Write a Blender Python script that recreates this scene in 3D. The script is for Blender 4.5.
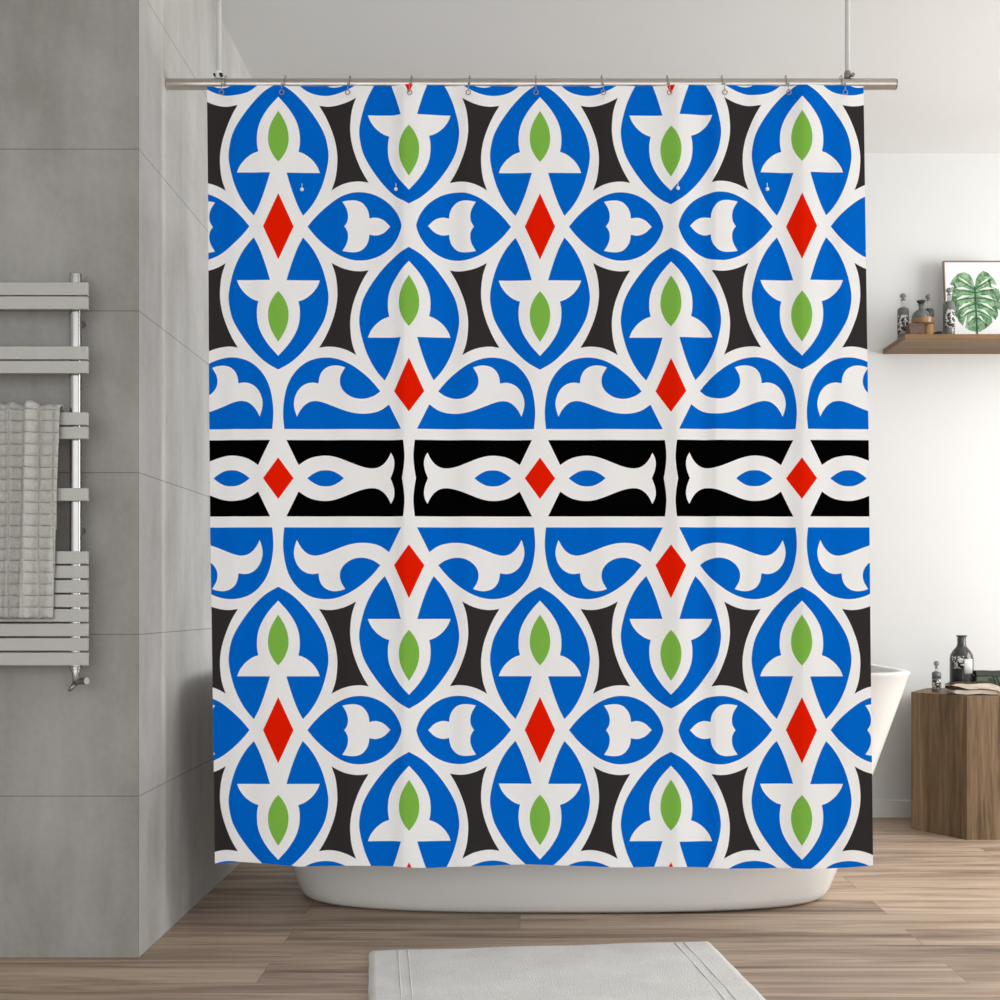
import bpy, bmesh, math, random
import numpy as np
from mathutils import Vector, Matrix
from mathutils.geometry import delaunay_2d_cdt

for o in list(bpy.data.objects):
    bpy.data.objects.remove(o)
C = bpy.context.scene.collection
S = bpy.context.scene
random.seed(4)
PI = math.pi

# ------------------------------------------------------------------ camera
F = 1300.0; PX, PY, H = 520.0, 603.0, 0.8
cam = bpy.data.cameras.new('camera'); cam_o = bpy.data.objects.new('camera', cam); C.objects.link(cam_o)
cam_o.location = (0, 0, H); cam_o.rotation_euler = (PI/2, 0, 0)
cam.sensor_width = 36; cam.lens = 36*F/1000
cam.shift_x = -0.020; cam.shift_y = 0.103
cam.clip_start = 0.05
S.camera = cam_o

# ------------------------------------------------------------------ world, lights, exposure
S.view_settings.view_transform = 'Standard'; S.view_settings.look = 'None'
S.view_settings.gamma = 1; S.view_settings.use_curve_mapping = False
S.view_settings.exposure = 0.33
w = bpy.data.worlds.new('world'); S.world = w; w.use_nodes = True
bg = w.node_tree.nodes['Background']; bg.inputs[0].default_value = (0.95, 0.978, 1.0, 1); bg.inputs[1].default_value = 1.72

def area(name, loc, aim, sx, sy, power, col=(1, 1, 1), spread=PI):
    l = bpy.data.lights.new(name, 'AREA'); l.shape = 'RECTANGLE'; l.size = sx; l.size_y = sy
    l.energy = power; l.color = col; l.spread = spread
    o = bpy.data.objects.new(name, l); C.objects.link(o); o.location = loc
    o.rotation_euler = (Vector(aim)-Vector(loc)).to_track_quat('-Z', 'Y').to_euler()
    return o
area('window_daylight', (3.57, 3.35, 1.45), (0.6, 3.2, 0.8), 2.1, 1.5, 75)

# ------------------------------------------------------------------ helpers
def X(px, Y): return (px-PX)*Y/F
def Z(py, Y): return H+(PY-py)*Y/F

def srgb(r, g, b):
    f = lambda c: (c/255/12.92) if c/255 <= .04045 else ((c/255+.055)/1.055)**2.4
    return (f(r), f(g), f(b), 1)

class NT:
    def __init__(s, name):
        s.m = bpy.data.materials.new(name); s.m.use_nodes = True
        s.t = s.m.node_tree; s.b = s.t.nodes['Principled BSDF']
    def n(s, typ, **k):
        x = s.t.nodes.new(typ)
        for a, v in k.items(): setattr(x, a, v)
        return x
    def link(s, a, b): s.t.links.new(a, b)
    def pos(s): return s.n('ShaderNodeTexCoord').outputs['Object']
    def mapping(s, v, scale):
        m = s.n('ShaderNodeMapping'); s.link(v, m.inputs['Vector']); m.inputs['Scale'].default_value = scale
        return m.outputs[0]
    def noise(s, v, scale, detail=4, rough=.55, dist=0):
        x = s.n('ShaderNodeTexNoise'); s.link(v, x.inputs['Vector']); x.inputs['Scale'].default_value = scale
        x.inputs['Detail'].default_value = detail; x.inputs['Roughness'].default_value = rough; x.inputs['Distortion'].default_value = dist
        return x.outputs['Fac']
    def ramp(s, f, stops):
        r = s.n('ShaderNodeValToRGB'); s.link(f, r.inputs[0]); e = r.color_ramp.elements
        while len(e) < len(stops): e.new(.5)
        for i, (p, c) in enumerate(stops): e[i].position = p; e[i].color = c
        return r.outputs[0]
    def math(s, op, a, b=None, c=None):
        x = s.n('ShaderNodeMath', operation=op)
        for i, v in enumerate((a, b, c)):
            if v is None: continue
            if isinstance(v, (int, float)): x.inputs[i].default_value = v
            else: s.link(v, x.inputs[i])
        return x.outputs[0]
    def mix(s, f, a, b, mode='MIX'):
        x = s.n('ShaderNodeMix', data_type='RGBA', blend_type=mode)
        for i, v in ((0, f), (6, a), (7, b)):
            if isinstance(v, (int, float, tuple)): x.inputs[i].default_value = v
            else: s.link(v, x.inputs[i])
        return x.outputs[2]
    def bump(s, h, strength, dist=.01):
        x = s.n('ShaderNodeBump'); s.link(h, x.inputs['Height']); x.inputs['Strength'].default_value = strength
        x.inputs['Distance'].default_value = dist; s.link(x.outputs[0], s.b.inputs['Normal'])
    def set(s, col=None, rough=.5, metal=0, trans=0, ior=1.45, spec=None):
        if col is not None:
            if isinstance(col, tuple): s.b.inputs['Base Color'].default_value = col
            else: s.link(col, s.b.inputs['Base Color'])
        s.b.inputs['Roughness'].default_value = rough; s.b.inputs['Metallic'].default_value = metal
        s.b.inputs['Transmission Weight'].default_value = trans; s.b.inputs['IOR'].default_value = ior
        if spec is not None: s.b.inputs['Specular IOR Level'].default_value = spec
        return s.m

def simple(name, rgb, rough=.5, metal=0, trans=0, var=.04, scale=30, spec=None, bump=0):
    t = NT(name); c = srgb(*rgb); p = t.pos()
    f = t.noise(p, scale)
    lo = tuple(max(0, v*(1-var)) for v in c[:3])+(1,); hi = tuple(min(1, v*(1+var)) for v in c[:3])+(1,)
    if bump: t.bump(f, bump, .002)
    return t.set(t.ramp(f, [(.3, lo), (.7, hi)]), rough, metal, trans, 1.45, spec)

def concrete(name, axis, start, pitch, base):
    t = NT(name); p = t.pos()
    sp = t.n('ShaderNodeSeparateXYZ'); t.link(p, sp.inputs[0])
    a = t.noise(p, 1.6, 6, .6, .6)
    m = t.mapping(p, (5, 5, 1.1)); b = t.noise(m, 1.6, 5, .6)
    c = t.noise(p, 60, 3, .6)
    mixf = t.math('ADD', t.math('MULTIPLY', a, .5), t.math('ADD', t.math('MULTIPLY', b, .4), t.math('MULTIPLY', c, .1)))
    r, g, bl = base
    col = t.ramp(mixf, [(.36, srgb(r-21, g-22, bl-24)), (.5, srgb(r, g, bl)), (.62, srgb(r+14, g+14, bl+14))])
    def line(coord, st, pi_, wd):
        q = t.math('DIVIDE', t.math('SUBTRACT', coord, st), pi_)
        fr = t.math('ABSOLUTE', t.math('SUBTRACT', q, t.math('ROUND', q)))
        return t.math('LESS_THAN', fr, wd/pi_)
    lz = line(sp.outputs['Z'], 0.0, .3646, .0012)
    lv = line(sp.outputs[axis], start, pitch, .0009)
    g_ = t.math('MAXIMUM', lz, t.math('MULTIPLY', lv, .8))
    col2 = t.mix(t.math('MULTIPLY', g_, .62), col, srgb(92, 88, 82))
    t.bump(mixf, .12, .01)
    return t.set(col2, .62, spec=.3)

def wood(name, dark, mid, light, axis='Z', board=.06, rough=.5, grain=1.0):
    t = NT(name); p = t.pos()
    sc = {'X': (1.2, 22, 22), 'Y': (22, 1.2, 22), 'Z': (22, 22, 1.2)}[axis]
    m = t.mapping(p, sc)
    a = t.noise(m, 1.2*grain, 6, .62, .7)
    m2 = t.mapping(p, tuple(4*v for v in sc)); b = t.noise(m2, 2.2*grain, 3, .6)
    sp = t.n('ShaderNodeSeparateXYZ'); t.link(p, sp.inputs[0])
    ax = 'X' if axis == 'Z' else 'Z'
    q = t.math('FLOOR', t.math('DIVIDE', sp.outputs[ax], board))
    wn = t.n('ShaderNodeTexWhiteNoise', noise_dimensions='1D'); t.link(q, wn.inputs['W'])
    f = t.math('ADD', t.math('ADD', t.math('MULTIPLY', a, .62), t.math('MULTIPLY', b, .2)), t.math('MULTIPLY', wn.outputs['Value'], .18))
    t.bump(b, .15, .003)
    return t.set(t.ramp(f, [(.34, srgb(*dark)), (.5, srgb(*mid)), (.66, srgb(*light))]), rough, spec=.3)

def floor_mat():
    t = NT('oak_plank_floor'); p = t.pos()
    br = t.n('ShaderNodeTexBrick'); t.link(p, br.inputs['Vector'])
    br.offset = .37; br.inputs['Scale'].default_value = 1; br.inputs['Brick Width'].default_value = 1.5
    br.inputs['Row Height'].default_value = .152; br.inputs['Mortar Size'].default_value = .0011
    br.inputs['Mortar Smooth'].default_value = .2; br.inputs['Bias'].default_value = 0
    br.inputs['Color1'].default_value = (0, 0, 0, 1); br.inputs['Color2'].default_value = (1, 1, 1, 1)
    br.inputs['Mortar'].default_value = (.5, .5, .5, 1)
    # shift the grain from plank to plank
    add = t.n('ShaderNodeVectorMath', operation='ADD'); t.link(p, add.inputs[0])
    sc = t.n('ShaderNodeVectorMath', operation='SCALE'); t.link(br.outputs['Color'], sc.inputs[0]); sc.inputs['Scale'].default_value = 7.3
    t.link(sc.outputs[0], add.inputs[1])
    m = t.mapping(add.outputs[0], (.75, 9.5, 1)); a = t.noise(m, 1.5, 6, .6, 1.1)
    m2 = t.mapping(add.outputs[0], (2.2, 90, 1)); b = t.noise(m2, 1.6, 4, .6, .3)
    f = t.math('ADD', t.math('ADD', t.math('MULTIPLY', a, .68), t.math('MULTIPLY', b, .22)), t.math('MULTIPLY', t.n('ShaderNodeRGBToBW').outputs[0], 0))
    bw = t.n('ShaderNodeRGBToBW'); t.link(br.outputs['Color'], bw.inputs[0])
    f = t.math('ADD', f, t.math('ADD', t.math('MULTIPLY', bw.outputs[0], .06), .02))
    col = t.ramp(f, [(.34, srgb(104, 87, 74)), (.43, srgb(142, 122, 105)), (.53, srgb(176, 155, 135)), (.68, srgb(198, 178, 156))])
    col = t.mix(t.math('MULTIPLY', br.outputs['Fac'], .55), col, srgb(84, 70, 60))
    t.bump(f, .15, .004)
    return t.set(col, .48, spec=.35)

M = {}
M['front'] = concrete('concrete_tile_front_shaded', 'X', -0.859, 1.46, (161, 159, 155))  # same tile as the side, its shaded tone put into the colour
M['side'] = concrete('concrete_tile_side_lit', 'Y', 2.93, .36, (186, 184, 180))  # same tile, painted lighter because this face catches the window light
M['plaster'] = simple('white_plaster', (215, 215, 213), .85, var=.012, scale=3, spec=.2)
M['ceiling'] = simple('white_ceiling_paint', (226, 226, 224), .9, var=.012, scale=2, spec=.2)
M['skirt'] = simple('white_skirting_paint', (226, 225, 222), .5, var=.01, scale=5)
M['floor'] = floor_mat()
M['enamel'] = simple('white_tub_enamel', (230, 229, 225), .22, var=.008, scale=4)
M['chrome'] = simple('chrome', (168, 167, 164), .2, 1.0, var=.03)
M['steel'] = simple('brushed_steel', (196, 190, 182), .34, 1.0, var=.05)
M['dullsteel'] = simple('hook_steel', (150, 147, 143), .3, .9, var=.05)
M['slat'] = simple('satin_grey_enamel', (186, 185, 180), .45, .15, var=.02)
M['pole'] = simple('pale_pole_enamel', (204, 204, 201), .4, .1, var=.02)
M['black'] = simple('black_plastic', (16, 16, 16), .45, var=.1)
M['white_plastic'] = simple('white_plastic', (244, 244, 242), .4, var=.01)
M['stump'] = wood('oak_stump', (84, 68, 50), (132, 108, 82), (166, 142, 112), 'Z', .055, .55)
M['shelfwood'] = wood('walnut_shelf', (100, 76, 50), (130, 102, 70), (156, 126, 92), 'X', .5, .5)
M['tan'] = wood('tan_wood', (170, 132, 88), (196, 160, 112), (214, 182, 136), 'Z', .03, .6)
M['darkglass'] = simple('smoky_glass', (72, 74, 72), .12, 0, .35, var=.15, scale=60)
M['greyglass'] = simple('grey_glass', (116, 120, 118), .14, 0, .3, var=.1, scale=60)
M['stop'] = simple('pale_stopper_glass', (158, 160, 154), .12, 0, .5, var=.1, scale=60)
M['clear'] = simple('clear_glass', (232, 236, 234), .05, 0, .92, var=.02)
M['amber'] = simple('amber_liquid', (158, 124, 90), .25, 0, .1, var=.15, scale=90)
M['brownbox'] = simple('mottled_brown', (112, 88, 76), .7, 0, 0, var=.4, scale=140, bump=.3)
M['green_cloth'] = simple('green_canvas', (74, 88, 66), .85, var=.25, scale=90, bump=.3)
M['dark_cloth'] = simple('dark_green_trim', (50, 54, 46), .8, var=.2, scale=60)
M['beige'] = simple('beige_terry', (214, 200, 184), .95, var=.06, scale=160, bump=.5, spec=.1)
M['brown_stripe_gap'] = simple('dark_stripe_gap_terry', (70, 60, 54), .95, var=.15, scale=160, bump=.4, spec=.1)
M['grey_label'] = simple('grey_white_label', (196, 197, 192), .8, var=.08, scale=80)
M['paper'] = simple('poster_paper', (232, 230, 230), .8, var=.01)
M['walnut_frame'] = simple('thin_brown_frame', (132, 108, 90), .5, var=.15, scale=60)

def label_mat():
    t = NT('label_print'); p = t.pos()
    a = t.noise(p, 120, 3, .6)
    return t.set(t.ramp(a, [(.49, srgb(40, 38, 36)), (.52, srgb(212, 210, 204))]), .7)
M['label'] = label_mat()

def towel_mat():
    t = NT('waffle_towel'); p = t.pos()
    sp = t.n('ShaderNodeSeparateXYZ'); t.link(t.mapping(p, (1, 1, 1)), sp.inputs[0])
    wz = t.math('ABSOLUTE', t.math('SINE', t.math('MULTIPLY', sp.outputs['Z'], PI/.0255)))
    wx = t.math('ABSOLUTE', t.math('SINE', t.math('MULTIPLY', sp.outputs['X'], PI/.031)))
    n = t.noise(p, 220, 4, .7)
    h = t.math('ADD', t.math('MULTIPLY', t.math('POWER', wz, .35), t.math('MULTIPLY', t.math('POWER', wx, .4), 1.0)), t.math('MULTIPLY', n, .45))
    t.bump(h, .95, .007)
    return t.set(t.ramp(n, [(.3, srgb(184, 183, 177)), (.7, srgb(206, 205, 200))]), .98, spec=.05)
M['towel'] = towel_mat()

def rug_mat():
    t = NT('woven_cream_rug'); p = t.pos()
    m = t.mapping(p, (1, .35, 1)); n = t.noise(m, 420, 3, .7); n2 = t.noise(p, 8, 4, .6)
    f = t.math('ADD', t.math('MULTIPLY', n, .6), t.math('MULTIPLY', n2, .4))
    t.bump(n, .6, .003)
    return t.set(t.ramp(f, [(.35, srgb(204, 202, 196)), (.65, srgb(228, 226, 220))]), .98, spec=.05)
M['rug'] = rug_mat()

def fabric(name, rgb):
    t = NT(name); p = t.pos()
    n = t.noise(p, 700, 2, .6); c = srgb(*rgb)
    lo = tuple(v*.985 for v in c[:3])+(1,)
    t.bump(n, .03, .001)
    return t.set(t.ramp(n, [(.3, lo), (.7, c)]), .9, spec=.03)
CUR = [fabric('curtain_white', (250, 250, 250)), fabric('curtain_blue', (0, 105, 210)), fabric('curtain_green', (130, 190, 76)),
       fabric('curtain_red', (238, 30, 0)), fabric('curtain_charcoal', (53, 49, 50)), fabric('curtain_black', (1, 1, 1))]

# mesh helpers ---------------------------------------------------------
def link(name, me, mats, parent=None, smooth=False):
    o = bpy.data.objects.new(name, me); C.objects.link(o)
    for m in (mats if isinstance(mats, (list, tuple)) else [mats]): me.materials.append(m)
    if smooth:
        for p in me.polygons: p.use_smooth = True
    if parent is not None: o.parent = parent
    return o
def obj(name, bm, mats, parent=None, smooth=False, bevel=0, sharp=None):
    me = bpy.data.meshes.new(name)
    bmesh.ops.recalc_face_normals(bm, faces=bm.faces[:])
    bm.to_mesh(me); bm.free()
    o = link(name, me, mats, parent, smooth)
    if bevel:
        b = o.modifiers.new('bevel', 'BEVEL'); b.width = bevel; b.segments = 3; b.limit_method = 'ANGLE'; b.angle_limit = .7
    if sharp:
        me.set_sharp_from_angle(angle=sharp)
    return o
def tag(o, label=None, cat=None, group=None, kind=None):
    if label: o['label'] = label
    if cat: o['category'] = cat
    if group: o['group'] = group
    if kind: o['kind'] = kind
    return o
def empty(name, loc, label, cat, group=None, rz=0):
    o = bpy.data.objects.new(name, None); C.objects.link(o); o.location = loc; o.rotation_euler = (0, 0, rz)
    o.empty_display_size = .05
    return tag(o, label, cat, group)
def struct(name, bm, m, **k):
    return tag(obj(name, bm, m, **k), kind='structure')
def box(bm, x0, x1, y0, y1, z0, z1):
    r = bmesh.ops.create_cube(bm, size=1)
    for v in r['verts']:
        v.co = Vector(((x0+x1)/2+v.co.x*(x1-x0), (y0+y1)/2+v.co.y*(y1-y0), (z0+z1)/2+v.co.z*(z1-z0)))
    return r['verts']
def lathe(bm, prof, c=(0, 0, 0), n=28, cap=True):
    rings = []
    for r, z in prof:
        rings.append([bm.verts.new((c[0]+r*math.cos(2*PI*i/n), c[1]+r*math.sin(2*PI*i/n), c[2]+z)) for i in range(n)])
    for a, b in zip(rings, rings[1:]):
        for i in range(n): bm.faces.new((a[i], a[(i+1) % n], b[(i+1) % n], b[i]))
    if cap:
        bm.faces.new(rings[0][::-1]); bm.faces.new(rings[-1])
def tube(bm, pts, r, n=10, rads=None):
    pts = [Vector(p) for p in pts]; rings = []; up = None
    for i, p in enumerate(pts):
        d = (pts[min(i+1, len(pts)-1)]-pts[max(i-1, 0)]).normalized()
        if up is None:
            up = Vector((0, 0, 1)) if abs(d.z) < .9 else Vector((1, 0, 0))
        a = d.cross(up).normalized(); b = a.cross(d).normalized(); up = b
        rr = rads[i] if rads else r
        rings.append([bm.verts.new(p+a*rr*math.cos(2*PI*k/n)+b*rr*math.sin(2*PI*k/n)) for k in range(n)])
    for a, b in zip(rings, rings[1:]):
        for i in range(n): bm.faces.new((a[i], a[(i+1) % n], b[(i+1) % n], b[i]))
    bm.faces.new(rings[0][::-1]); bm.faces.new(rings[-1])
def BM(): return bmesh.new()

# ------------------------------------------------------------------ the room
YB = 4.86; YF = 2.93; XS = -.859; ZC = 2.482; XR = 3.6; XL = -3.0; Y0 = -1.6
bm = BM(); box(bm, XL-.1, XR+.1, Y0, YB+.1, -.1, 0); struct('floor', bm, M['floor'])
bm = BM(); box(bm, XL-.1, XR+.1, Y0, YB+.1, ZC, ZC+.1); struct('ceiling', bm, M['ceiling'])
bm = BM(); box(bm, XS, XR+.1, YB, YB+.1, 0, ZC); struct('wall_back', bm, M['plaster'])
# the tiled block on the left: its face towards the room and its side
bm = BM(); vs = box(bm, XL, XS, YF, YB+.1, 0, ZC)
bm.faces.ensure_lookup_table()
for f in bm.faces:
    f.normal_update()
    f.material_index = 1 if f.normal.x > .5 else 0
struct('wall_left', bm, [M['front'], M['side']])
bm = BM(); box(bm, XL-.1, XL, Y0, YF, 0, ZC); struct('wall_left_far', bm, M['plaster'])
bm = BM()                                   # right wall with its window opening
wy0, wy1, wz0, wz1 = 2.25, 4.45, .65, 2.25
box(bm, XR, XR+.1, Y0, wy0, 0, ZC); box(bm, XR, XR+.1, wy1, YB, 0, ZC)
box(bm, XR, XR+.1, wy0, wy1, 0, wz0); box(bm, XR, XR+.1, wy0, wy1, wz1, ZC)
struct('wall_right', bm, M['plaster'])
bm = BM(); vs = box(bm, XS, XR, YB-.014, YB, 0, .0655)
for v in vs:
    if v.co.y < YB-.01 and v.co.z > .05: v.co.z -= .004
struct('baseboard_back', bm, M['skirt'])

# ------------------------------------------------------------------ curtain pattern
def cat(pts, sub=5):
    """Catmull-Rom through the points of one smooth stretch."""
    if len(pts) < 3: return [tuple(p) for p in pts]
    P = [np.array(p, float) for p in pts]
    P = [2*P[0]-P[1]]+P+[2*P[-1]-P[-2]]
    out = []
    for i in range(1, len(P)-2):
        a, b, c, d = P[i-1:i+3]
        for k in range(sub):
            t = k/sub
            out.append(tuple(.5*((2*b)+(-a+c)*t+(2*a-5*b+4*c-d)*t*t+(-a+3*b-3*c+d)*t**3)))
    out.append(tuple(pts[-1]))
    return out
def path(*segs):
    out = []
    for s in segs:
        q = cat(s)
        if out and abs(out[-1][0]-q[0][0])+abs(out[-1][1]-q[0][1]) < 1e-6: q = q[1:]
        out += q
    if abs(out[0][0]-out[-1][0])+abs(out[0][1]-out[-1][1]) < 1e-6: out = out[:-1]
    return out
def mx(pts): return [(-u, v) for u, v in pts][::-1]
def my(pts): return [(u, -v) for u, v in pts][::-1]
outer = [(24.5, 10.9), (31.0, 18.2), (37.2, 27.5), (42.9, 39.5), (46.6, 51), (49.1, 62), (50, 71), (49, 80.5), (46.3, 91.3), (41.3, 101.6), (35, 111.4), (27.5, 121.3), (18.8, 130.6), (10.6, 137.3), (0, 143.4)]
inner = [(8.1, 54), (10.9, 44.5), (14.6, 33.1), (19.4, 20.8), (24.5, 10.9)]
P_petal = path(outer, mx(outer), mx(inner), [(-8.1, 54), (8.1, 54)], inner)
wing = [(41.3, 53.8), (39, 59.6), (34.6, 65.8), (29.2, 70.6), (24.4, 73.4), (20, 74.9)]
body = [(20, 74.9), (21.2, 81.3), (21.4, 88.8), (20.5, 96.9), (17.9, 105), (13.8, 112.6), (8.1, 120.6), (0, 129.6)]
P_lily = path([(-41.3, 53.8), (41.3, 53.8)], wing, body, mx(body), mx(wing))
leafr = [(0, 64.6), (4.6, 70.2), (8.1, 76.9), (9.8, 83), (10.2, 89.5), (9.2, 97), (7.0, 103.5), (4, 109.3), (0, 115.6)]
P_leaf = path(leafr, mx(leafr))
P_dia = [(0, -33.2), (15.2, 0), (0, 33.2), (-15.2, 0)]
P_diaB = [(0, 20.7+0), (15.2, 0), (0, -33.2), (-15.2, 0)]
sl = [(53.1, 36.25), (56.9, 47.5), (58.7, 60), (58.8, 72.5), (56.4, 86.3), (51.7, 100), (46.5, 111.3), (40.6, 121.2)]
sb = [(40.6, 121.2), (48.75, 120.1), (57.5, 120.7), (66.3, 123), (73.2, 126.1), (77.75, 128.75)]
ps = lambda pts: [(130.85-u, 165-v) for u, v in pts]
P_star = path(sl, sb, ps(sl), ps(sb))
st = [(29, 0), (36.3, -8.9), (45, -17.4), (55, -25.2), (63.75, -30.2), (73.75, -33.5), (83.75, -34.1), (93.75, -32.4), (103.75, -27.9), (112.5, -21), (118.9, -12.5), (122.3, -5), (123.6, 0)]
P_side = path(st, my(st))
t1 = [(64, -24.6), (70, -25.7), (77, -25.9), (83.2, -23.9), (87.9, -19), (90.2, -13.75), (91, -8.1)]
t2 = [(91, -8.1), (96.3, -9), (101.3, -8.2), (106.3, -5.6), (111.9, 0)]
t3 = [(66, 0), (68.1, -3.1), (69.5, -6.8), (69.6, -12.5), (67.8, -18.4), (64, -24.6)]
P_tulip = path(t1, t2, my(t2), my(t1), my(t3), t3)
pn = [(6, 202.75), (5, 192), (4.9, 182.5), (6.2, 171.3), (8.9, 160), (13.75, 149.8), (21, 141), (29.5, 135), (38.75, 131.9), (48.75, 131), (58.75, 132.5), (68.75, 136.3), (78.75, 142.2), (88.75, 150.2), (96.0, 157.7), (101.85, 165)]
P_panel = path(pn, [(101.85, 165), (110.6, 178.1)], [(110.6, 178.1), (122.9, 202.75)], [(122.9, 202.75), (6, 202.75)])
s1 = [(101.85, 165), (95, 169.6), (85, 172.4), (75, 171.2), (67.3, 166.7), (62.9, 161), (61.5, 155), (62.7, 148.4), (66.9, 141.1)]
s2 = [(66.9, 141.1), (61.3, 139.4), (55, 139), (48.9, 140.6), (44, 144.4), (41.1, 150), (40, 156.9)]
s3 = [(40, 156.9), (33.75, 156.1), (27.5, 157.5), (21.9, 161.4), (17.6, 167.9), (15.6, 175.8), (16.2, 182.8), (18.5, 190.25)]
s4 = [(18.5, 190.25), (21.9, 184), (26.3, 178.75), (31.3, 175.6), (37.5, 174.6), (45, 176.1), (53.75, 179.4), (65, 183.75), (75, 186.5), (85, 187.4), (95, 186.3), (102.9, 183.5), (110.6, 178.1)]
P_scroll = path(s1, s2, s3, s4, [(110.6, 178.1), (113, 171), (101.85, 165)])
# band, measured from its own centre line
WB = 251.95
fish = [(19.8, 239), (27.5, 233.9), (35, 230.8), (45, 229.3), (53.75, 229.9), (62.5, 232.4), (72.5, 236.3), (82.5, 240), (91.3, 241.9), (98.75, 241.4), (104.6, 238.2), (109, 233.1), (112.5, 226.3)]
fish = [(u, v-WB) for u, v in fish]
tail = [(112.5, 226.3-WB), (114.9, 230.9-WB), (116, 236.6-WB), (115.1, 243.75-WB), (112.1, 0)]
P_fish = path(fish, tail, my(tail), my(fish))
br_ = [(125, -38.2), (126, -29.5), (126.4, -20.9), (125.6, -10.9), (123.9, 0)]
P_black = path([(8.1, -38.2), (125, -38.2)], br_, my(br_), [(125, 38.2), (8.1, 38.2)], [(8.1, 38.2), (21.8, 10)], [(21.8, 10), (21.8, -10)], [(21.8, -10), (8.1, -38.2)])
ey = [(28.75, 0), (34, -4), (40.5, -7.2), (47.2, -8.0), (53.9, -7.2), (60.4, -4), (65.6, 0)]
P_eye = path(ey, my(ey))
P_diaC = [(0, -20.8), (15.2, 0), (0, 20.8), (-15.2, 0)]

AY, BY = 226.25, 478.2; PER = 261.7
polys = []                                  # (pixel-unit polygon, colour index) in paint order
def add(shape, col, cx, f):
    polys.append((np.array([f(cx, u, v) for u, v in shape]), col))
for k in range(-2, 3):
    cx = 540+PER*k
    for low in (0, 1):
        Yf = (lambda y: 2*BY-y) if low else (lambda y: y)
        for sv in (1, -1):
            A = lambda c, u, v: (c+u, Yf(AY+sv*v))
            B = lambda c, u, v: (c+130.85-u, Yf(AY+sv*(165-v)))
            for q in (A, B):
                add(P_petal, 1, cx, q); add(P_lily, 0, cx, q); add(P_leaf, 2, cx, q)
            D = lambda c, u, v: (c+130.85+u, Yf(AY+sv*(165+v)))
            add(P_diaB, 3, cx, D)
            for su in (1, -1):
                A2 = lambda c, u, v: (c+su*u, Yf(AY+sv*v))
                add(P_star, 4, cx, A2); add(P_panel, 1, cx, A2); add(P_scroll, 0, cx, A2)
        for su in (1, -1):
            A3 = lambda c, u, v: (c+su*u, Yf(AY+v))
            add(P_side, 1, cx, A3); add(P_tulip, 0, cx, A3)
        add(P_dia, 3, cx, lambda c, u, v: (c+u, Yf(AY+v)))
    for su in (1, -1):
        A4 = lambda c, u, v: (c+su*u, BY+v)
        add(P_black, 5, cx, A4); add(P_fish, 0, cx, A4); add(P_eye, 1, cx, A4)
    add(P_diaC, 3, cx, lambda c, u, v: (c+u, BY+v))

YC = 3.128; K = YC/F
# cloth outline in units of 1/K metres, measured from the axis (x) and down from the top
def xl(y): return np.interp(y, [84, 200, 400, 525, 640, 780, 880], [206.3, 207.4, 208.4, 209.4, 211.2, 213.2, 214.4])
def xr(y): return np.interp(y, [84, 310, 450, 640, 880], [864, 867.3, 869.4, 871, 873.6])
def hem(x): return np.interp(x, [205, 214, 240, 268, 300, 350, 400, 430, 480, 530, 580, 630, 680, 730, 790, 830, 880],
                             [864, 864.4, 862, 863.6, 866.6, 865.6, 866.8, 868.2, 866.4, 864.6, 866.2, 867.6, 866.4, 868.8, 868.6, 868.6, 865.4])
TOP = 85.6
ys = np.arange(TOP, 870, 20.)
bl = [(float(xl(y)), float(y)) for y in ys if y < 862]
bottom = [(float(x), float(hem(x))) for x in np.arange(216, 873, 3.)]
rt = [(float(xr(y)), float(y)) for y in ys[::-1] if y < 862]
bound = np.array(bl+[(float(xl(864)), 864.2)]+bottom+[(float(xr(865)), 865.5)]+rt)

# folds: how far the cloth stands towards the room, at (x, y)
FOLDS = [(268, 13, 34, .0042, .5), (405, 8, 30, .0082, 0), (466, 9, 26, .0034, .4), (538, 14, 40, .0026, 1), (606, 10, 24, .0028, .6),
         (678, 10, 22, .0075, 0), (716, 6, 34, .0062, .1), (803, 9, 30, .0078, 0), (846, 10, 20, .0025, .6), (235, 9, 22, .0036, .4), (345, 12, 30, .0028, .8), (755, 8, 22, .003, .9)]
def fold(x, y):
    t = (y-TOP)/780.
    x = np.asarray(x, float); y = np.asarray(y, float); d = np.zeros_like(x)
    for (c, r, f, a, drift) in FOLDS:
        cc = c+4*np.sin(t*3+c)*drift
        s = x-cc
        g = np.where(s < 0, np.exp(-(s/r)**2), np.exp(-(s/f)**2))
        amp = a*(1+.25*np.sin(t*5+c*.7)*max(drift, .25))*(1.1-.25*t)
        d += 1.5*amp*g
    d += .0022*np.sin(x*.021+t*1.3)*(.4+t)
    return d
verts = []; edges = []
def addloop(p):
    n0 = len(verts); n = len(p)
    verts.extend(Vector((float(a), float(b))) for a, b in p)
    edges.extend((n0+i, n0+(i+1) % n) for i in range(n))
addloop(bound)
for p, c in polys:
    if p[:, 0].max() < 200 or p[:, 0].min() > 880 or p[:, 1].max() < 80 or p[:, 1].min() > 875: continue
    addloop(p)
def addline(a, b):
    n0 = len(verts); verts.extend((Vector(a), Vector(b))); edges.append((n0, n0+1))
for x in np.arange(206.13, 874, 3.5): addline((x, 80.), (x, 875.))
for y in np.arange(85.6+.37, 872, 24.): addline((200., y), (880., y))
res = delaunay_2d_cdt(verts, edges, [], 0, 1e-4)
V = np.array([(v.x, v.y) for v in res[0]]); T = np.array([f for f in res[2]])
cen = V[T].mean(axis=1)
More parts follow.
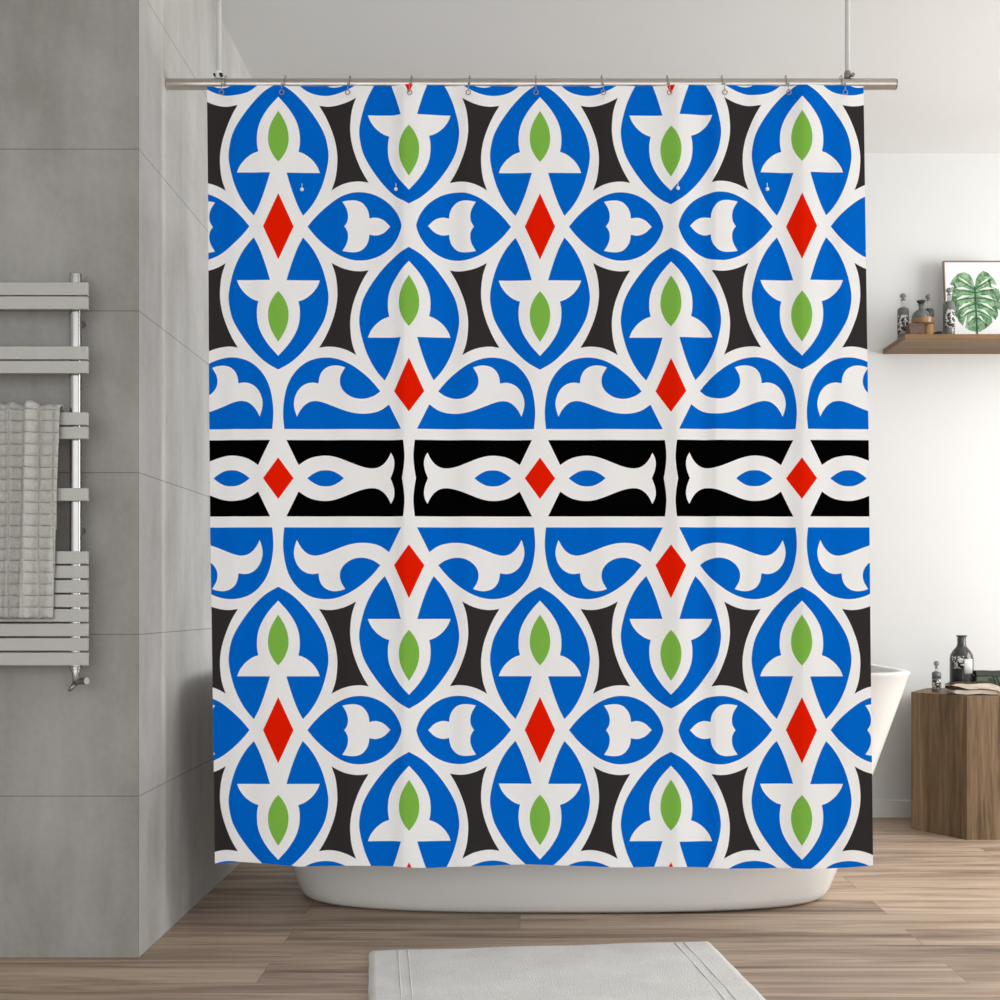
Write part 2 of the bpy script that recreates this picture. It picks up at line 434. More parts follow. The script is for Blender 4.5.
def pip(pts, poly):
    x, y = pts[:, 0], pts[:, 1]; ins = np.zeros(len(pts), bool); n = len(poly)
    for i in range(n):
        x1, y1 = poly[i]; x2, y2 = poly[(i+1) % n]
        if y1 == y2: continue
        c = ((y1 > y) != (y2 > y)) & (x < (x2-x1)*(y-y1)/(y2-y1)+x1)
        ins ^= c
    return ins
keep = pip(cen, bound); T = T[keep]; cen = cen[keep]
col = np.zeros(len(T), int)
for p, c in polys:
    x0, y0 = p.min(0); x1, y1 = p.max(0)
    idx = np.nonzero((cen[:, 0] > x0) & (cen[:, 0] < x1) & (cen[:, 1] > y0) & (cen[:, 1] < y1))[0]
    if len(idx): col[idx[pip(cen[idx], p)]] = c
used = np.unique(T); remap = -np.ones(len(V), int); remap[used] = np.arange(len(used)); V = V[used]; T = remap[T]
dep = fold(V[:, 0], V[:, 1])
co = np.stack([(V[:, 0]-PX)*K, YC+.0055-dep, H+(PY-V[:, 1])*K], 1)
e = .5
nx = (fold(V[:, 0]+e, V[:, 1])-fold(V[:, 0]-e, V[:, 1]))/(2*e*K); nz = -(fold(V[:, 0], V[:, 1]+e)-fold(V[:, 0], V[:, 1]-e))/(2*e*K)
nor = np.stack([-nx*-1*-1, -np.ones_like(nx), -nz*-1*-1], 1); nor /= np.linalg.norm(nor, axis=1)[:, None]
# surface Y = YC - d(X, Z): outward (towards the room) normal is (-dX, -1, -dZ)
tri = co[T]; fn = np.cross(tri[:, 1]-tri[:, 0], tri[:, 2]-tri[:, 0]); flip = fn[:, 1] > 0
T[flip] = T[flip][:, ::-1]
me = bpy.data.meshes.new('shower_curtain')
me.from_pydata([tuple(v) for v in co], [], [tuple(int(i) for i in t) for t in T])
curtain = link('shower_curtain', me, CUR, None, True)
me.polygons.foreach_set('material_index', col.astype(np.int32)); me.update()
me.normals_split_custom_set_from_vertices([tuple(n) for n in nor])
tag(curtain, 'patterned fabric shower curtain in blue, white and charcoal with red diamonds, hanging before the bathtub', 'curtain')

# ------------------------------------------------------------------ rod, its ceiling poles, hooks
YR = 3.16; ZR = Z(84.3, YR); RR = .0136
rod = empty('curtain_rod', (0, YR, ZR), 'long horizontal steel rod that carries the patterned shower curtain', 'curtain rod')
bm = BM(); tube(bm, [(XS+.001, 0, 0), (X(895, YR), 0, 0)], RR, 24)
obj('rod_tube', bm, M['steel'], rod, True, sharp=.6)
bm = BM(); tube(bm, [(X(895, YR)-.001, 0, 0), (X(896.5, YR), 0, 0)], RR*.93, 24); obj('end_cap', bm, M['dullsteel'], rod, True, sharp=.6)
def hang(px, label, left):
    x = X(px, YR)
    t = empty('ceiling_pole', (x, YR, ZR+RR), label, 'pole', 'poles that hang the curtain rod')
    top = ZC-ZR-RR
    bm = BM(); tube(bm, [(0, 0, .012), (0, 0, top-.006)], .0062, 16); obj('pole_tube', bm, M['pole'], t, True, sharp=.6)
    bm = BM(); lathe(bm, [(.024, top-.008), (.024, top)]); obj('ceiling_flange', bm, M['pole'], t, True, sharp=.6)
    bm = BM(); lathe(bm, [(.0085, .0), (.0085, .014), (.0065, .018)], n=20); obj('collar', bm, M['dullsteel'] if not left else M['white_plastic'], t, True, sharp=.6)
    for dx in ((-.0085, .0075) if left else (.011,)):
        bm = BM(); tube(bm, [(dx, -.004, .006), (dx, -.0125, .006)], .0042 if dx > 0 else .0028, 12)
        obj('screw', bm, M['black'] if left else M['dullsteel'], t, True, sharp=.6)
    return t
hang(218.8, 'pale vertical pole from ceiling to curtain rod by the tiled wall, with black screws', True)
hang(847.5, 'pale vertical pole from ceiling to the free right end of the curtain rod', False)

def build_hook():
    t = empty('curtain_hook', (0, 0, 0), '', 'curtain hook', 'wire hooks along the curtain rod')
    r = RR+.0022; pts = []
    for a in np.linspace(-55, 178, 18):
        pts.append((.0, r*math.cos(math.radians(a))*1.0, r*math.sin(math.radians(a))*1.15))
    zt = ZR; yf = -r-.001
    pts = [(p[0], p[1], p[2]+.002) for p in pts]
    cy = YC-YR-.0145; zb = (Z(94.6, YC)-ZR)
    pts += [(0, -r-.0035, -.008), (0, cy+.001, -.015), (0, cy, zb+.0058)]
    bm = BM(); tube(bm, pts, .00105, 8); obj('wire', bm, M['dullsteel'], t, True)
    bm = BM()
    ring = [(0.0055*math.cos(a), cy, zb+.0055*math.sin(a)) for a in np.linspace(0, 2*PI, 17)]
    tube(bm, ring, .0012, 8); obj('ring', bm, M['dullsteel'], t, True)
    return t
hk = build_hook()
hx = [224, 284, 349, 411, 469.5, 536, 602, 668, 723, 787.5, 843]
hl = ['first wire curtain hook from the left, beside the left ceiling pole', 'second wire curtain hook from the left, on the blue tip of the leftmost petal',
      'wire curtain hook on white cloth over the leftmost whole charcoal patch', 'wire curtain hook at the small red tip on the left half of curtain',
      'fifth wire curtain hook from the left, on white cloth', 'sixth wire curtain hook from the left, at the middle of the rod',
      'seventh wire curtain hook, just right of the middle one', 'wire curtain hook at the small red tip on the right half of curtain',
      'third wire curtain hook from the right, on white cloth', 'second wire curtain hook from the right, on the rightmost blue petal tip',
      'wire curtain hook furthest right, beside the right ceiling pole']
for i, (px, lb) in enumerate(zip(hx, hl)):
    if i == 0: t = hk
    else:
        t = hk.copy(); C.objects.link(t)
        for ch in list(hk.children):
            c = ch.copy(); C.objects.link(c); c.parent = t
    t['label'] = lb; t.location = (X(px, 3.135), YR, ZR)
    t.rotation_euler = (0, 0, random.uniform(-.05, .05))

def build_pin():
    t = empty('curtain_pin', (0, 0, 0), '', 'pin', 'small white ball pins in the curtain')
    bm = BM(); bmesh.ops.create_uvsphere(bm, u_segments=14, v_segments=10, radius=.0046)
    bmesh.ops.translate(bm, vec=(0, -.003, 0), verts=bm.verts[:]); obj('ball', bm, M['white_plastic'], t, True)
    bm = BM(); tube(bm, [(0, -.002, .003), (0, -.002, .0145)], .0008, 8); obj('shank', bm, M['white_plastic'], t, True)
    return t
pn0 = build_pin()
pins = [(302, 'tiny white ball pin on a blue lobe left of the leftmost side petal'), (396, 'tiny white ball pin beside a downward petal tip on the left'),
        (677.4, 'tiny white ball pin at the downward petal tip right of middle'), (767, 'tiny white ball pin furthest right on the curtain')]
for i, (px, lb) in enumerate(pins):
    if i == 0: t = pn0
    else:
        t = pn0.copy(); C.objects.link(t)
        for ch in list(pn0.children):
            c = ch.copy(); C.objects.link(c); c.parent = t
    d = float(fold(np.array([px]), np.array([189.6]))[0])
    t['label'] = lb; t.location = ((px-PX)*K, YC+.0055-d-.001, H+(PY-189.6)*K)

# ------------------------------------------------------------------ bathtub
tub = empty('bathtub', (.121, 3.62, 0), 'white freestanding oval bathtub with flared sides, standing behind the shower curtain', 'bathtub')
def superring(bm, a, b, z, n=128):
    out = []; ex = 2.9+2.3*max(0, min(1, z/.6)) if z > .03 else 2.9
    lift = 0
    for i in range(n):
        t = 2*PI*i/n; c, s = math.cos(t), math.sin(t)
        out.append(bm.verts.new((a*math.copysign(abs(c)**(2/ex), c), b*math.copysign(abs(s)**(2/ex), s), z+lift*abs(c)**3)))
    return out
prof = [(.675, .248, .0), (.702, .275, .003), (.718, .287, .012), (.729, .294, .03)]
for i in range(1, 17):
    t = i/16; prof.append((.729+(.908-.729)*t, .294+(.377-.294)*(t**.9), .03+(.612-.03)*t))
prof += [(.9105, .3790, .6165), (.9095, .3785, .6205), (.9060, .375, .6225), (.8880, .357, .6225), (.8835, .3525, .6210), (.881, .350, .616)]
for i in range(1, 13):
    t = i/12; prof.append((.881-.15*t, .350-.085*t, .616-.42*t))
prof += [(.68, .25, .16), (.62, .20, .135), (.4, .1, .13)]
bm = BM(); rings = [superring(bm, a, b, z) for a, b, z in prof]
for a, b in zip(rings, rings[1:]):
    for i in range(128): bm.faces.new((a[i], a[(i+1) % 128], b[(i+1) % 128], b[i]))
bm.faces.new(rings[0][::-1]); bm.faces.new(rings[-1])
obj('tub_shell', bm, M['enamel'], tub, True, sharp=.9)
bm = BM(); lathe(bm, [(.03, .13), (.03, .134), (.022, .137)]); obj('drain', bm, M['chrome'], tub, True, sharp=.6)

# ------------------------------------------------------------------ bath mat
a = Vector((-.345, 2.971)); b = Vector((.447, 3.059)); wd = (b-a).length; ang = math.atan2(b.y-a.y, b.x-a.x)
rug = empty('bath_mat', (a.x, a.y, 0), 'cream woven bath mat lying on the wooden floor in front of the tub', 'bath mat', rz=ang)
LN = .56; bm = BM(); nxr, nyr = 90, 60; g = []
for j in range(nyr+1):
    row = []
    for i in range(nxr+1):
        u = wd*i/nxr; v = -LN*j/nyr
        edge = min(u, wd-u, -v, LN+v)
        z = .0075*min(1, edge/.008)+.0008*math.sin(u*23+v*9)+.0006*math.sin(v*31)
        row.append(bm.verts.new((u+.0005*math.sin(v*50)*(i in (0, nxr)), v+.0006*math.sin(u*40)*(j in (0, nyr)), max(.0004, z))))
    g.append(row)
for j in range(nyr):
    for i in range(nxr): bm.faces.new((g[j][i], g[j][i+1], g[j+1][i+1], g[j+1][i]))
obj('woven_body', bm, M['rug'], rug, True)
for k, u in enumerate((.066, .088, wd-.088, wd-.066)):
    bm = BM(); tube(bm, [(u, -.012-(LN-.024)*q/30, .0072+.0009*math.sin(u*23-(.012+(LN-.024)*q/30)*9)) for q in range(31)], .0016, 8)
    obj('woven_rib', bm, M['rug'], rug, True)

# ------------------------------------------------------------------ towel radiator
YS = 2.862
rad = empty('towel_radiator', (X(30, YS), YF, 0), 'grey steel towel radiator with flat slats on chrome tube, mounted on the tiled wall', 'radiator')
ox = X(30, YS); xr_ = X(87.3, YS)-ox; xl_ = xr_-.52
sly = [(282.3, 295), (296.3, 309), (346.3, 359.3), (360.8, 373.2), (412.2, 425), (426.8, 438.8), (488, 500.8), (551.2, 563.8), (565.6, 578.2), (580, 592.8),
       (594.5, 607.2), (609, 621.8), (623.6, 636.3), (638.1, 650.8), (652.6, 665.5)]
for (ya, yb) in sly:
    bm = BM(); box(bm, xl_, xr_, YS-YF, YS-YF+.012, Z(yb, YS), Z(ya, YS)); obj('slat', bm, M['slat'], rad, bevel=.0012)
for xc in (X(76.2, 2.89)-ox, xl_+.035):
    bm = BM(); zt, zb = Z(273.5, 2.886), Z(667, 2.886)
    rw, rd = .0125, .0105; n = 20
    prof = [(xc+rw*math.copysign(abs(math.cos(2*PI*i/n))**(2/3.2), math.cos(2*PI*i/n)), 2.887-YF+rd*math.copysign(abs(math.sin(2*PI*i/n))**(2/3.2), math.sin(2*PI*i/n))) for i in range(n)]
    lo = [bm.verts.new((p[0], p[1], zb)) for p in prof]; hi = [bm.verts.new((p[0], p[1], zt)) for p in prof]
    for i in range(n): bm.faces.new((lo[i], lo[(i+1) % n], hi[(i+1) % n], hi[i]))
    bm.faces.new(lo[::-1]); bm.faces.new(hi)
    tb = obj('upright_tube', bm, M['chrome'], rad, True, bevel=.0015, sharp=.8)
    for zz in (Z(320, 2.88), Z(530, 2.88)):
        bm = BM(); tube(bm, [(xc, 2.893-YF, zz), (xc, -.0002, zz)], .009, 14); obj('wall_bracket', bm, M['chrome'], tb, True, sharp=.6)
    bm = BM(); lathe(bm, [(.011, zb-.012), (.011, zb-.005), (.0135, zb-.004), (.0135, zb)], c=(xc, 2.887-YF, 0), n=20)
    obj('pipe_nut', bm, M['chrome'], tb, True, sharp=.6)
    if xc > 0:
        vb = BM()
        tube(vb, [(xc, 2.887-YF, zb-.010), (xc, 2.887-YF, zb-.026), (xc, 2.889-YF, zb-.034)], .0078, 14)
        tube(vb, [(xc-.001, 2.887-YF, zb-.030), (xc-.001, -.0005, zb-.034)], .006, 12)
        v_ = obj('valve', vb, M['chrome'], tb, True, sharp=.6)
        hb = BM(); tube(hb, [(xc+.004, 2.885-YF, zb-.034), (xc+.014, 2.877-YF, zb-.031), (xc+.031, 2.868-YF, zb-.030)], .0075, 14, [.006, .0082, .0078])
        obj('valve_knob', hb, M['dullsteel'], v_, True, sharp=.6)
        lb_ = BM(); tube(lb_, [(xc, 2.884-YF, zb-.036), (xc-.006, 2.878-YF, zb-.046), (xc-.012, 2.876-YF, zb-.053)], .003, 10, [.0065, .005, .0022])
        obj('lever', lb_, M['dullsteel'], v_, True)

# ------------------------------------------------------------------ towel over the slats
bm = BM(); NU, NV = 110, 150
ztop = Z(404.5, 2.85); front_len = ztop-Z(622, 2.85); back_len = .28
def towel_pt(u, s):
    """u in 0..1 from the hidden left edge to the right edge; s the distance from the top, + in front, - behind."""
    tt = max(0, s)/front_len
    xrt = X(60.2, 2.85)+(X(52.2, 2.85)-X(60.2, 2.85))*(tt if s > 0 else min(1, -s*9)); xlt = X(-52, 2.85)+(.006)*tt
    x = xlt+(xrt-xlt)*u
    px = -52+112*u
    f = .0
    for c, wl, wr, am in ((-30, 8, 8, .012), (-5, 4, 6, .015), (12, 5, 4.5, .015), (30, 3.5, 6.5, .021), (46, 4, 5, .005), (57, 6, 4, .005)):
        cc = c-3.5*tt*(c > 20)+1.0*math.sin(tt*4+c)
        q = px-cc; f += am*math.exp(-(q/(wl if q < 0 else wr))**2)
    hr = .014
    arc = PI*hr/2
    y0 = YS+.004
    cre = .8 if s < 0 else 1
    if s >= 0:
        if s < arc: th = s/hr; y = y0-hr*math.sin(th); z = ztop-hr*(1-math.cos(th))
        else: y = y0-hr; z = ztop-hr-(s-arc)
        y -= f*min(1, (s+.01)/.02)+.003*math.sin(tt*7+u*5)*tt
        if s < .06: z += (f-.004)*.55*(1-s/.06)
    else:
        s2 = -s
        if s2 < arc: th = s2/hr; y = y0+hr*math.sin(th); z = ztop-hr*(1-math.cos(th))
        else: y = y0+hr; z = ztop-hr-(s2-arc)
        z += (f-.004)*.55*max(0, 1-s2/.06)
        y = min(y, y0+.013)
    if s >= front_len*.97: z += .0015*math.sin(px*.5)
    return (x, y, z)
g = []
for j in range(NV+1):
    s = -back_len+(front_len+back_len)*j/NV
    g.append([bm.verts.new(towel_pt(i/NU, s)) for i in range(NU+1)])
for j in range(NV):
    for i in range(NU): bm.faces.new((g[j][i], g[j][i+1], g[j+1][i+1], g[j+1][i]))
tw = obj('hand_towel', bm, M['towel'], None, True)
m_ = tw.modifiers.new('thick', 'SOLIDIFY'); m_.thickness = .003; m_.offset = 0
tag(tw, 'light grey waffle towel hanging in folds over the slats of the towel radiator', 'towel')

# ------------------------------------------------------------------ wall shelf
sh = empty('wall_shelf', (1.8, YB, Z(334, 4.585)), 'brown wooden wall shelf with bottles and a framed leaf print on it', 'shelf')
YSF = 4.585; zs = Z(334, YSF)
bm = BM(); box(bm, 1.357-1.8, 2.35-1.8, YSF-YB, -.0005, -.0185, 0); obj('board', bm, M['shelfwood'], sh, bevel=.0012)

def bottle(name, px, Y, zbase, rad_, hgt, neck_r, shoulder, mats, label, cat_, group=None, stop='ball', lip=False):
    """Round bottle, base at zbase: glass body, label patch, neck and stopper."""
    t = empty(name, (X(px, Y), Y, zbase), label, cat_, group)
    s = shoulder*hgt
    bm = BM()
    if lip:
        pr = [(rad_*.92, 0), (rad_, .004), (rad_, s-rad_*.55), (rad_*.93, s-rad_*.2), (rad_*.74, s+rad_*.12), (neck_r*1.25, s+rad_*.45), (neck_r, s+rad_*.7), (neck_r, hgt-.006), (neck_r*1.28, hgt-.005), (neck_r*1.3, hgt-.001), (neck_r*1.1, hgt)]
        lathe(bm, pr); obj('glass_body', bm, mats[0], t, True, sharp=.9)
    else:
        lathe(bm, [(rad_*.9, 0), (rad_, .004), (rad_, s-rad_*.45), (rad_*.95, s-rad_*.2), (rad_*.80, s-rad_*.02), (neck_r*1.1, s+rad_*.08)]); obj('glass_body', bm, mats[0], t, True, sharp=.9)
        bm = BM(); lathe(bm, [(neck_r*.9, s+rad_*.08), (neck_r*.8, s+rad_*.3), (neck_r*.8, hgt-.004), (neck_r, hgt-.003), (neck_r, hgt)]); obj('clear_neck', bm, M['clear'], t, True, sharp=.9)
    return t, s
def wrap_label(t, rad_, z0, z1, a0, a1, mat, name='label_patch'):
    bm = BM(); n = 16; lo = []; hi = []
    for i in range(n+1):
        a = math.radians(a0+(a1-a0)*i/n); r = rad_+.0006
        lo.append(bm.verts.new((r*math.cos(a), r*math.sin(a), z0))); hi.append(bm.verts.new((r*math.cos(a), r*math.sin(a), z1)))
    for i in range(n): bm.faces.new((lo[i], lo[i+1], hi[i+1], hi[i]))
    o = obj(name, bm, mat, t, True); m = o.modifiers.new('thick', 'SOLIDIFY'); m.thickness = .0005
    return o
def stopper(t, z, r, mat):
    bm = BM(); lathe(bm, [(r*.35, z-.006), (r*.35, z+.001), (r*.8, z+.005), (r, z+.010), (r*.85, z+.016), (r*.45, z+.020)], n=18)
    obj('stopper', bm, mat, t, True, sharp=1.0)

# shelf bottles
k = 4.74/F
t, s = bottle('glass_bottle', 903.1, 4.74, zs, .0208, .158, .0095, .80, [M['greyglass']], 'grey glass bottle with patterned label at the left end of the wall shelf', 'bottle', 'bottles on the wall shelf')
wrap_label(t, .0208, .03, .098, 200, 320, M['label']); stopper(t, .160, .0125, M['stop'])
# riser: brown box and tan wooden block with a dish across them
zb0 = zs
t = empty('storage_box', (X(914.5, 4.70), 4.70, zs), 'small mottled brown box on the shelf under the wooden dish', 'box')
bm = BM(); box(bm, -.0275, .0275, -.03, .03, 0, .048); obj('box_body', bm, M['brownbox'], t, bevel=.002)
bm = BM(); box(bm, -.0285, .0270, -.031, .031, .048, .056); obj('box_lid', bm, M['brownbox'], t, bevel=.002)
blk = BM(); lathe(blk, [(.0205, 0), (.0215, .003), (.0215, .053), (.0205, .056)], c=(0, 0, 0), n=26)
blk = obj('wooden_block', blk, M['tan'], None, True, sharp=.9); blk.location = (X(929, 4.70), 4.70, zs)
tag(blk, 'pale tan round wooden block on the shelf beside the brown box', 'block')
zd = zs+.0563
dish = empty('wooden_dish', (X(923, 4.70), 4.70, zd), 'amber brown wooden dish on the shelf that holds a round flask', 'dish')
bm = BM(); lathe(bm, [(.034, 0), (.039, .004), (.0405, .022), (.0385, .022), (.036, .008), (.0, .006)], n=36, cap=False); bm.faces.new([v for v in bm.verts if v.co.z < .0001][::-1])
bmesh.ops.remove_doubles(bm, verts=bm.verts[:], dist=1e-5)
obj('dish_bowl', bm, M['amber'], dish, True, sharp=.8)
fl = empty('glass_flask', (X(921, 4.70), 4.70, zd+.0065), 'round grey glass flask with dark cup top, standing in the wooden dish', 'flask')
bm = BM(); lathe(bm, [(.018, 0), (.027, .004), (.0315, .018), (.0315, .027), (.027, .038), (.016, .047), (.0085, .052), (.0085, .064), (.011, .067), (.0085, .069)], n=28)
obj('flask_body', bm, M['greyglass'], fl, True, sharp=.9)
bm = BM(); lathe(bm, [(.007, .0693), (.013, .074), (.0155, .081), (.0145, .0815), (.010, .076)], n=20); obj('cup_stopper', bm, M['darkglass'], fl, True, sharp=.9)
t, s = bottle('glass_bottle', 928.6, 4.80, zs, .0195, .170, .009, .80, [M['darkglass']], 'dark glass bottle behind the wooden dish on the shelf', 'bottle', 'bottles on the wall shelf')
stopper(t, .172, .0125, M['stop'])
t, s = bottle('glass_bottle', 948.9, 4.66, zs, .0205, .158, .0085, .83, [M['greyglass']], 'grey glass bottle with patterned label, in front of the framed leaf print', 'bottle', 'bottles on the wall shelf')
wrap_label(t, .0205, .035, .100, 215, 330, M['label']); stopper(t, .161, .0105, M['stop'])
bm = BM(); lathe(bm, [(.012, 0), (.019, .004), (.0205, .010), (.017, .0155), (.008, .018)], n=24)
pb = obj('pebble', bm, M['black'], None, True); pb.location = (X(939.3, 4.63), 4.63, zs); tag(pb, 'small black pebble on the shelf left of the right-hand bottle', 'pebble')

# framed print of a leaf, leaning on the wall
FW, FH = .232, .316
tilt = -math.radians(7)
fr = empty('framed_print', (X(946, 4.77)+FW/2, 4.775, zs), 'framed print of a green split leaf, standing on the wall shelf against the wall', 'picture')
fr.rotation_euler = (tilt, 0, 0)
bm = BM(); bw = .0042
box(bm, -FW/2, FW/2, -.014, 0, 0, bw); box(bm, -FW/2, FW/2, -.014, 0, FH-bw, FH)
box(bm, -FW/2, -FW/2+bw, -.014, 0, bw, FH-bw); box(bm, FW/2-bw, FW/2, -.014, 0, bw, FH-bw)
obj('frame', bm, M['walnut_frame'], fr)
bm = BM(); box(bm, -FW/2+bw, FW/2-bw, -.009, -.003, bw, FH-bw); pp = obj('paper', bm, M['paper'], fr)
# leaf artwork: coordinates in px of the photo's scale around the leaf axis
def leaf_mat():
    t = NT('leaf_ink'); p = t.pos()
    m = t.mapping(p, (1, 1, 1)); n = t.noise(m, 45, 4, .6, 1.2)
    return t.set(t.ramp(n, [(.34, srgb(56, 98, 66)), (.5, srgb(112, 152, 112)), (.66, srgb(160, 190, 156))]), .8)
M['leaf'] = leaf_mat(); M['leafdark'] = simple('leaf_dark_ink', (46, 84, 56), .8, var=.2, scale=80); M['leaflight'] = simple('leaf_pale_ink', (222, 232, 216), .8, var=.1, scale=60)
kk = .00374
right = [(0, 17), (1.5, 9), (4.5, 3), (9, 0), (14, 2), (19, 8), (22.5, 15), (15, 12.8), (12, 13.6), (16, 16), (23.6, 19), (25.3, 25), (25.5, 31), (16, 24.5), (25.3, 34), (24.2, 41), (14.5, 33), (22.3, 44.5), (18.8, 50.5), (11.5, 41), (16, 52.5), (11.5, 57), (7.5, 47.5), (9, 58.8), (4, 61.8), (0, 62.5)]
left = [(0, 17), (-1.5, 9.5), (-4.5, 3.5), (-10, 1.2), (-16, 3), (-21, 8), (-24.5, 13.8), (-15, 11.5), (-12.5, 13), (-18, 15.2), (-25, 18), (-26, 22.5), (-12, 19.5), (-23, 25.5), (-23.8, 31), (-23.2, 38), (-12.5, 27.5), (-22, 42), (-19, 48), (-11, 36), (-17.5, 51), (-13.5, 56), (-8.5, 43.5), (-11, 58.3), (-5, 61.5), (0, 62.5)]
def art(name, polys_, mat, off, parent):
    bm = BM()
    for pts in polys_:
        vs = [bm.verts.new((x*kk, off, FH-(y+10)*kk)) for x, y in pts]
        f = bm.faces.new(vs); bmesh.ops.triangulate(bm, faces=[f])
    o = obj(name, bm, mat, parent); m = o.modifiers.new('thick', 'SOLIDIFY'); m.thickness = .0004
    o.location.x = X(976.8, 4.77)-(X(946, 4.77)+FW/2)
    return o
lf = art('leaf_art', [right+left[::-1][:-1]], M['leaf'], -.0096, pp)
veins = []; pale = []
for sx in (1, -1):
    for (y0, x1, y1, y2) in ((19, 19, 8, 0), (22, 22, 20, 0), (27, 22, 32, 0), (33, 21, 43, 0), (40, 16, 49, 0), (47, 9, 55, 0)):
        veins.append([(0, y0), (sx*x1*.5, (y0+y1)/2-1.2), (sx*x1, y1), (sx*x1*.5, (y0+y1)/2-.3), (0, y0+1.3)])
        pale.append([(sx*x1*.18, y0*.85+y1*.15-2.2), (sx*x1*.55, (y0+y1)/2-4.4), (sx*x1*.9, y1-2.0), (sx*x1*.52, (y0+y1)/2-1.9)])
veins.append([(-.7, 16), (.7, 16), (.5, 62), (1.2, 66), (-.3, 66), (-.5, 62)])
art('leaf_vein', veins, M['leafdark'], -.0101, pp)
art('leaf_highlight', pale, M['leaflight'], -.0101, pp)

# ------------------------------------------------------------------ stump table
zt_ = .485
A_ = Vector((1.380, 4.60)); B_ = Vector((1.509, 4.388)); sd = (B_-A_).length
cx_, cy_ = B_.x+sd/2, B_.y+sd*math.sqrt(3)/2
tb = empty('side_table', (cx_, cy_, 0), 'brown wooden six-sided block table on the floor beside the bathtub', 'side table')
bm = BM()
hexp = [(sd*math.cos(math.radians(60*i)), sd*math.sin(math.radians(60*i))) for i in range(6)]
lo = [bm.verts.new((x, y, 0)) for x, y in hexp]; hi = [bm.verts.new((x, y, zt_-.004)) for x, y in hexp]
for i in range(6): bm.faces.new((lo[i], lo[(i+1) % 6], hi[(i+1) % 6], hi[i]))
bm.faces.new(lo[::-1]); bm.faces.new(hi)
obj('block_body', bm, M['stump'], tb)
bm = BM(); lo = [bm.verts.new((x, y, zt_-.004)) for x, y in hexp]; hi = [bm.verts.new((x, y, zt_)) for x, y in hexp]
for i in range(6): bm.faces.new((lo[i], lo[(i+1) % 6], hi[(i+1) % 6], hi[i]))
bm.faces.new(lo[::-1]); bm.faces.new(hi)
obj('tabletop', bm, M['stump'], tb)

t, s = bottle('glass_vial', 936.4, 4.60, zt_, .0158, .088, .0055, .82, [M['greyglass']], 'small grey glass vial with ball stopper at the left of the side table', 'bottle')
wrap_label(t, .0158, .012, .045, 190, 350, M['label']); wrap_label(t, .0158, .050, .066, 190, 350, M['greyglass'], 'shoulder_band'); stopper(t, .090, .0095, M['stop'])
t, s = bottle('glass_bottle', 961.6, 4.62, zt_, .0410, .201, .0150, .70, [M['darkglass']], 'large dark grey glass bottle with white labels, behind the folded towel on the side table', 'bottle', lip=True)
wrap_label(t, .0410, .083, .128, 202, 262, M['label']); wrap_label(t, .0410, .066, .118, 264, 312, M['grey_label'], 'white_label'); wrap_label(t, .0410, .005, .082, 202, 258, M['black'], 'dark_panel')

# green pouch
pc = empty('wash_bag', (X(1000, 4.60), 4.60, zt_), 'dark green canvas wash bag at the right of the side table', 'bag')
bm = BM(); L = .19; hw = L/2
vs = box(bm, -hw, hw, -.03, .03, 0, .058); bmesh.ops.subdivide_edges(bm, edges=bm.edges[:], cuts=7, use_grid_fill=True)
for v in bm.verts:
    t_ = v.co.z/.058; v.co.y *= .75+.4*math.sin(PI*min(1, t_*.85+.1)); v.co.x *= 1-.035*t_; v.co.z += .0015*math.sin(v.co.x*90)*t_
obj('bag_body', bm, M['green_cloth'], pc, True, sharp=1.1)
bm = BM(); vs = box(bm, -hw*.955, hw*.955, -.028, .028, .059, .076); bmesh.ops.subdivide_edges(bm, edges=bm.edges[:], cuts=4, use_grid_fill=True)
for v in bm.verts:
    v.co.y *= 1-.5*(v.co.z-.058)/.02; v.co.z += .001*math.sin(v.co.x*70)
obj('bag_flap', bm, M['dark_cloth'], pc, True, sharp=1.1)
bm = BM(); tube(bm, [(-.038, -.036, .060), (-.030, -.043, .035), (-.016, -.042, .004)], .003, 8); tube(bm, [(-.026, -.036, .060), (-.018, -.043, .035), (-.002, -.042, .004)], .003, 8)
obj('strap', bm, M['dark_cloth'], pc, True)

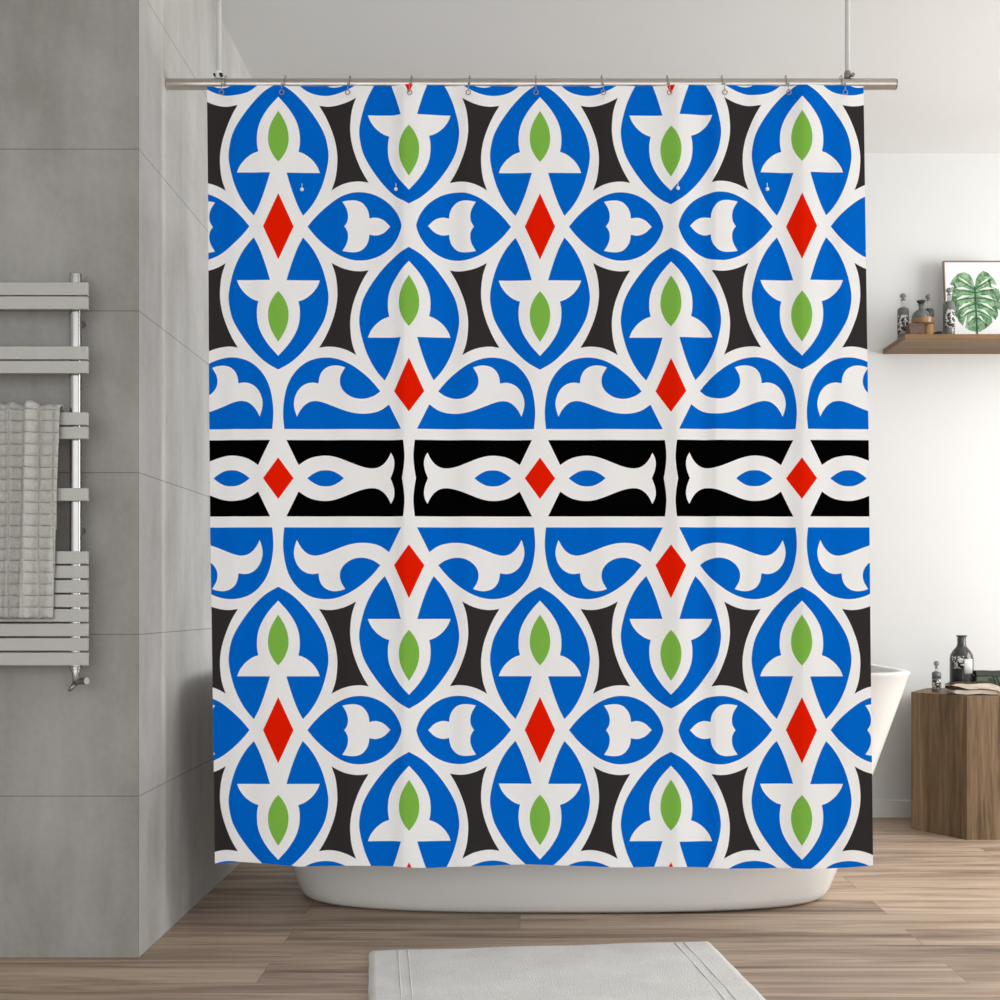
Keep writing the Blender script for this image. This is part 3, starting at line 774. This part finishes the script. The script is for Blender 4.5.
# folded beige towel with dark stripes: a rolled stack of layers
ft = empty('folded_towel', (X(971, 4.47), 4.475, zt_), 'beige folded towel with dark stripes lying on the front of the side table', 'towel')
def layer(name, path_, th, y0, y1, mat, sk=.0):
    bm = BM(); g = []; n = len(path_); ny = 10
    for j in range(ny+1):
        q = j/ny; y = y0+(y1-y0)*q; row = []
        for i, (x, z) in enumerate(path_):
            row.append(bm.verts.new((x+sk*q, y+.002*math.sin(x*80+q*3), z+.0015*math.sin(q*6+x*60))))
        g.append(row)
    for j in range(ny):
        for i in range(n-1): bm.faces.new((g[j][i], g[j][i+1], g[j+1][i+1], g[j+1][i]))
    o = obj(name, bm, mat, ft, True); m = o.modifiers.new('t', 'SOLIDIFY'); m.thickness = th; m.offset = 0
    s_ = o.modifiers.new('s', 'SUBSURF'); s_.levels = 1; s_.render_levels = 2
    return o
def slab(name, outline, y0, y1, mat, lab=None):
    """A closed fold of cloth: the cross-section outline (x, z) carried from front to back, with soft rounded ends."""
    q = cat(outline+[outline[0]], 4)[:-1]; bm = BM(); g = []; ny = 9
    cx = sum(p[0] for p in q)/len(q); cz = sum(p[1] for p in q)/len(q)
    for j in range(ny+1):
        k_ = j/ny; sc = 1-.22*max(0, abs(k_-.5)*2-.7)/.3
        g.append([bm.verts.new((cx+(x-cx)*(1-(1-sc)*.25)+.003*math.sin(k_*5+z*60), y0+(y1-y0)*k_+.0025*math.sin(x*70), cz+(z-cz)*sc+.0012*math.sin(k_*7+x*60))) for x, z in q])
    n = len(q)
    for j in range(ny):
        for i in range(n): bm.faces.new((g[j][i], g[j][(i+1) % n], g[j+1][(i+1) % n], g[j+1][i]))
    bm.faces.new(g[0][::-1]); bm.faces.new(g[-1])
    o = obj(name, bm, mat, ft, True, sharp=1.2)
    if lab: o['label'] = lab
    return o
slab('lower_fold', [(-.066, .003), (-.02, .002), (.04, .002), (.078, .003), (.084, .010), (.072, .018), (.03, .0195), (-.03, .020), (-.066, .019), (-.073, .011)], -.036, .045, M['beige'])
slab('fold_opening_shade', [(-.080, .022), (-.05, .0205), (-.02, .020), (-.02, .026), (-.05, .031), (-.076, .030)], -.040, .03, M['brown_stripe_gap'], 'dark opening between the folds, shade put into the colour')  # dark slab fills the opening between folds; its shade is painted colour
slab('upper_fold', [(-.060, .030), (-.025, .021), (.03, .020), (.072, .016), (.090, .006), (.096, .012), (.088, .028), (.062, .0400), (.03, .0415), (.0, .039), (-.03, .0405), (-.066, .039), (-.082, .033)], -.046, .04, M['beige'])
stripe = cat([(-.083, .0350), (-.066, .0410), (-.03, .0425), (.0, .0410), (.03, .0435), (.062, .0422), (.090, .0300)], 4)
for y0_ in (-.041, -.020, .004): layer('dark_stripe', stripe, .0016, y0_, y0_+.006, M['brown_stripe_gap'], 0)
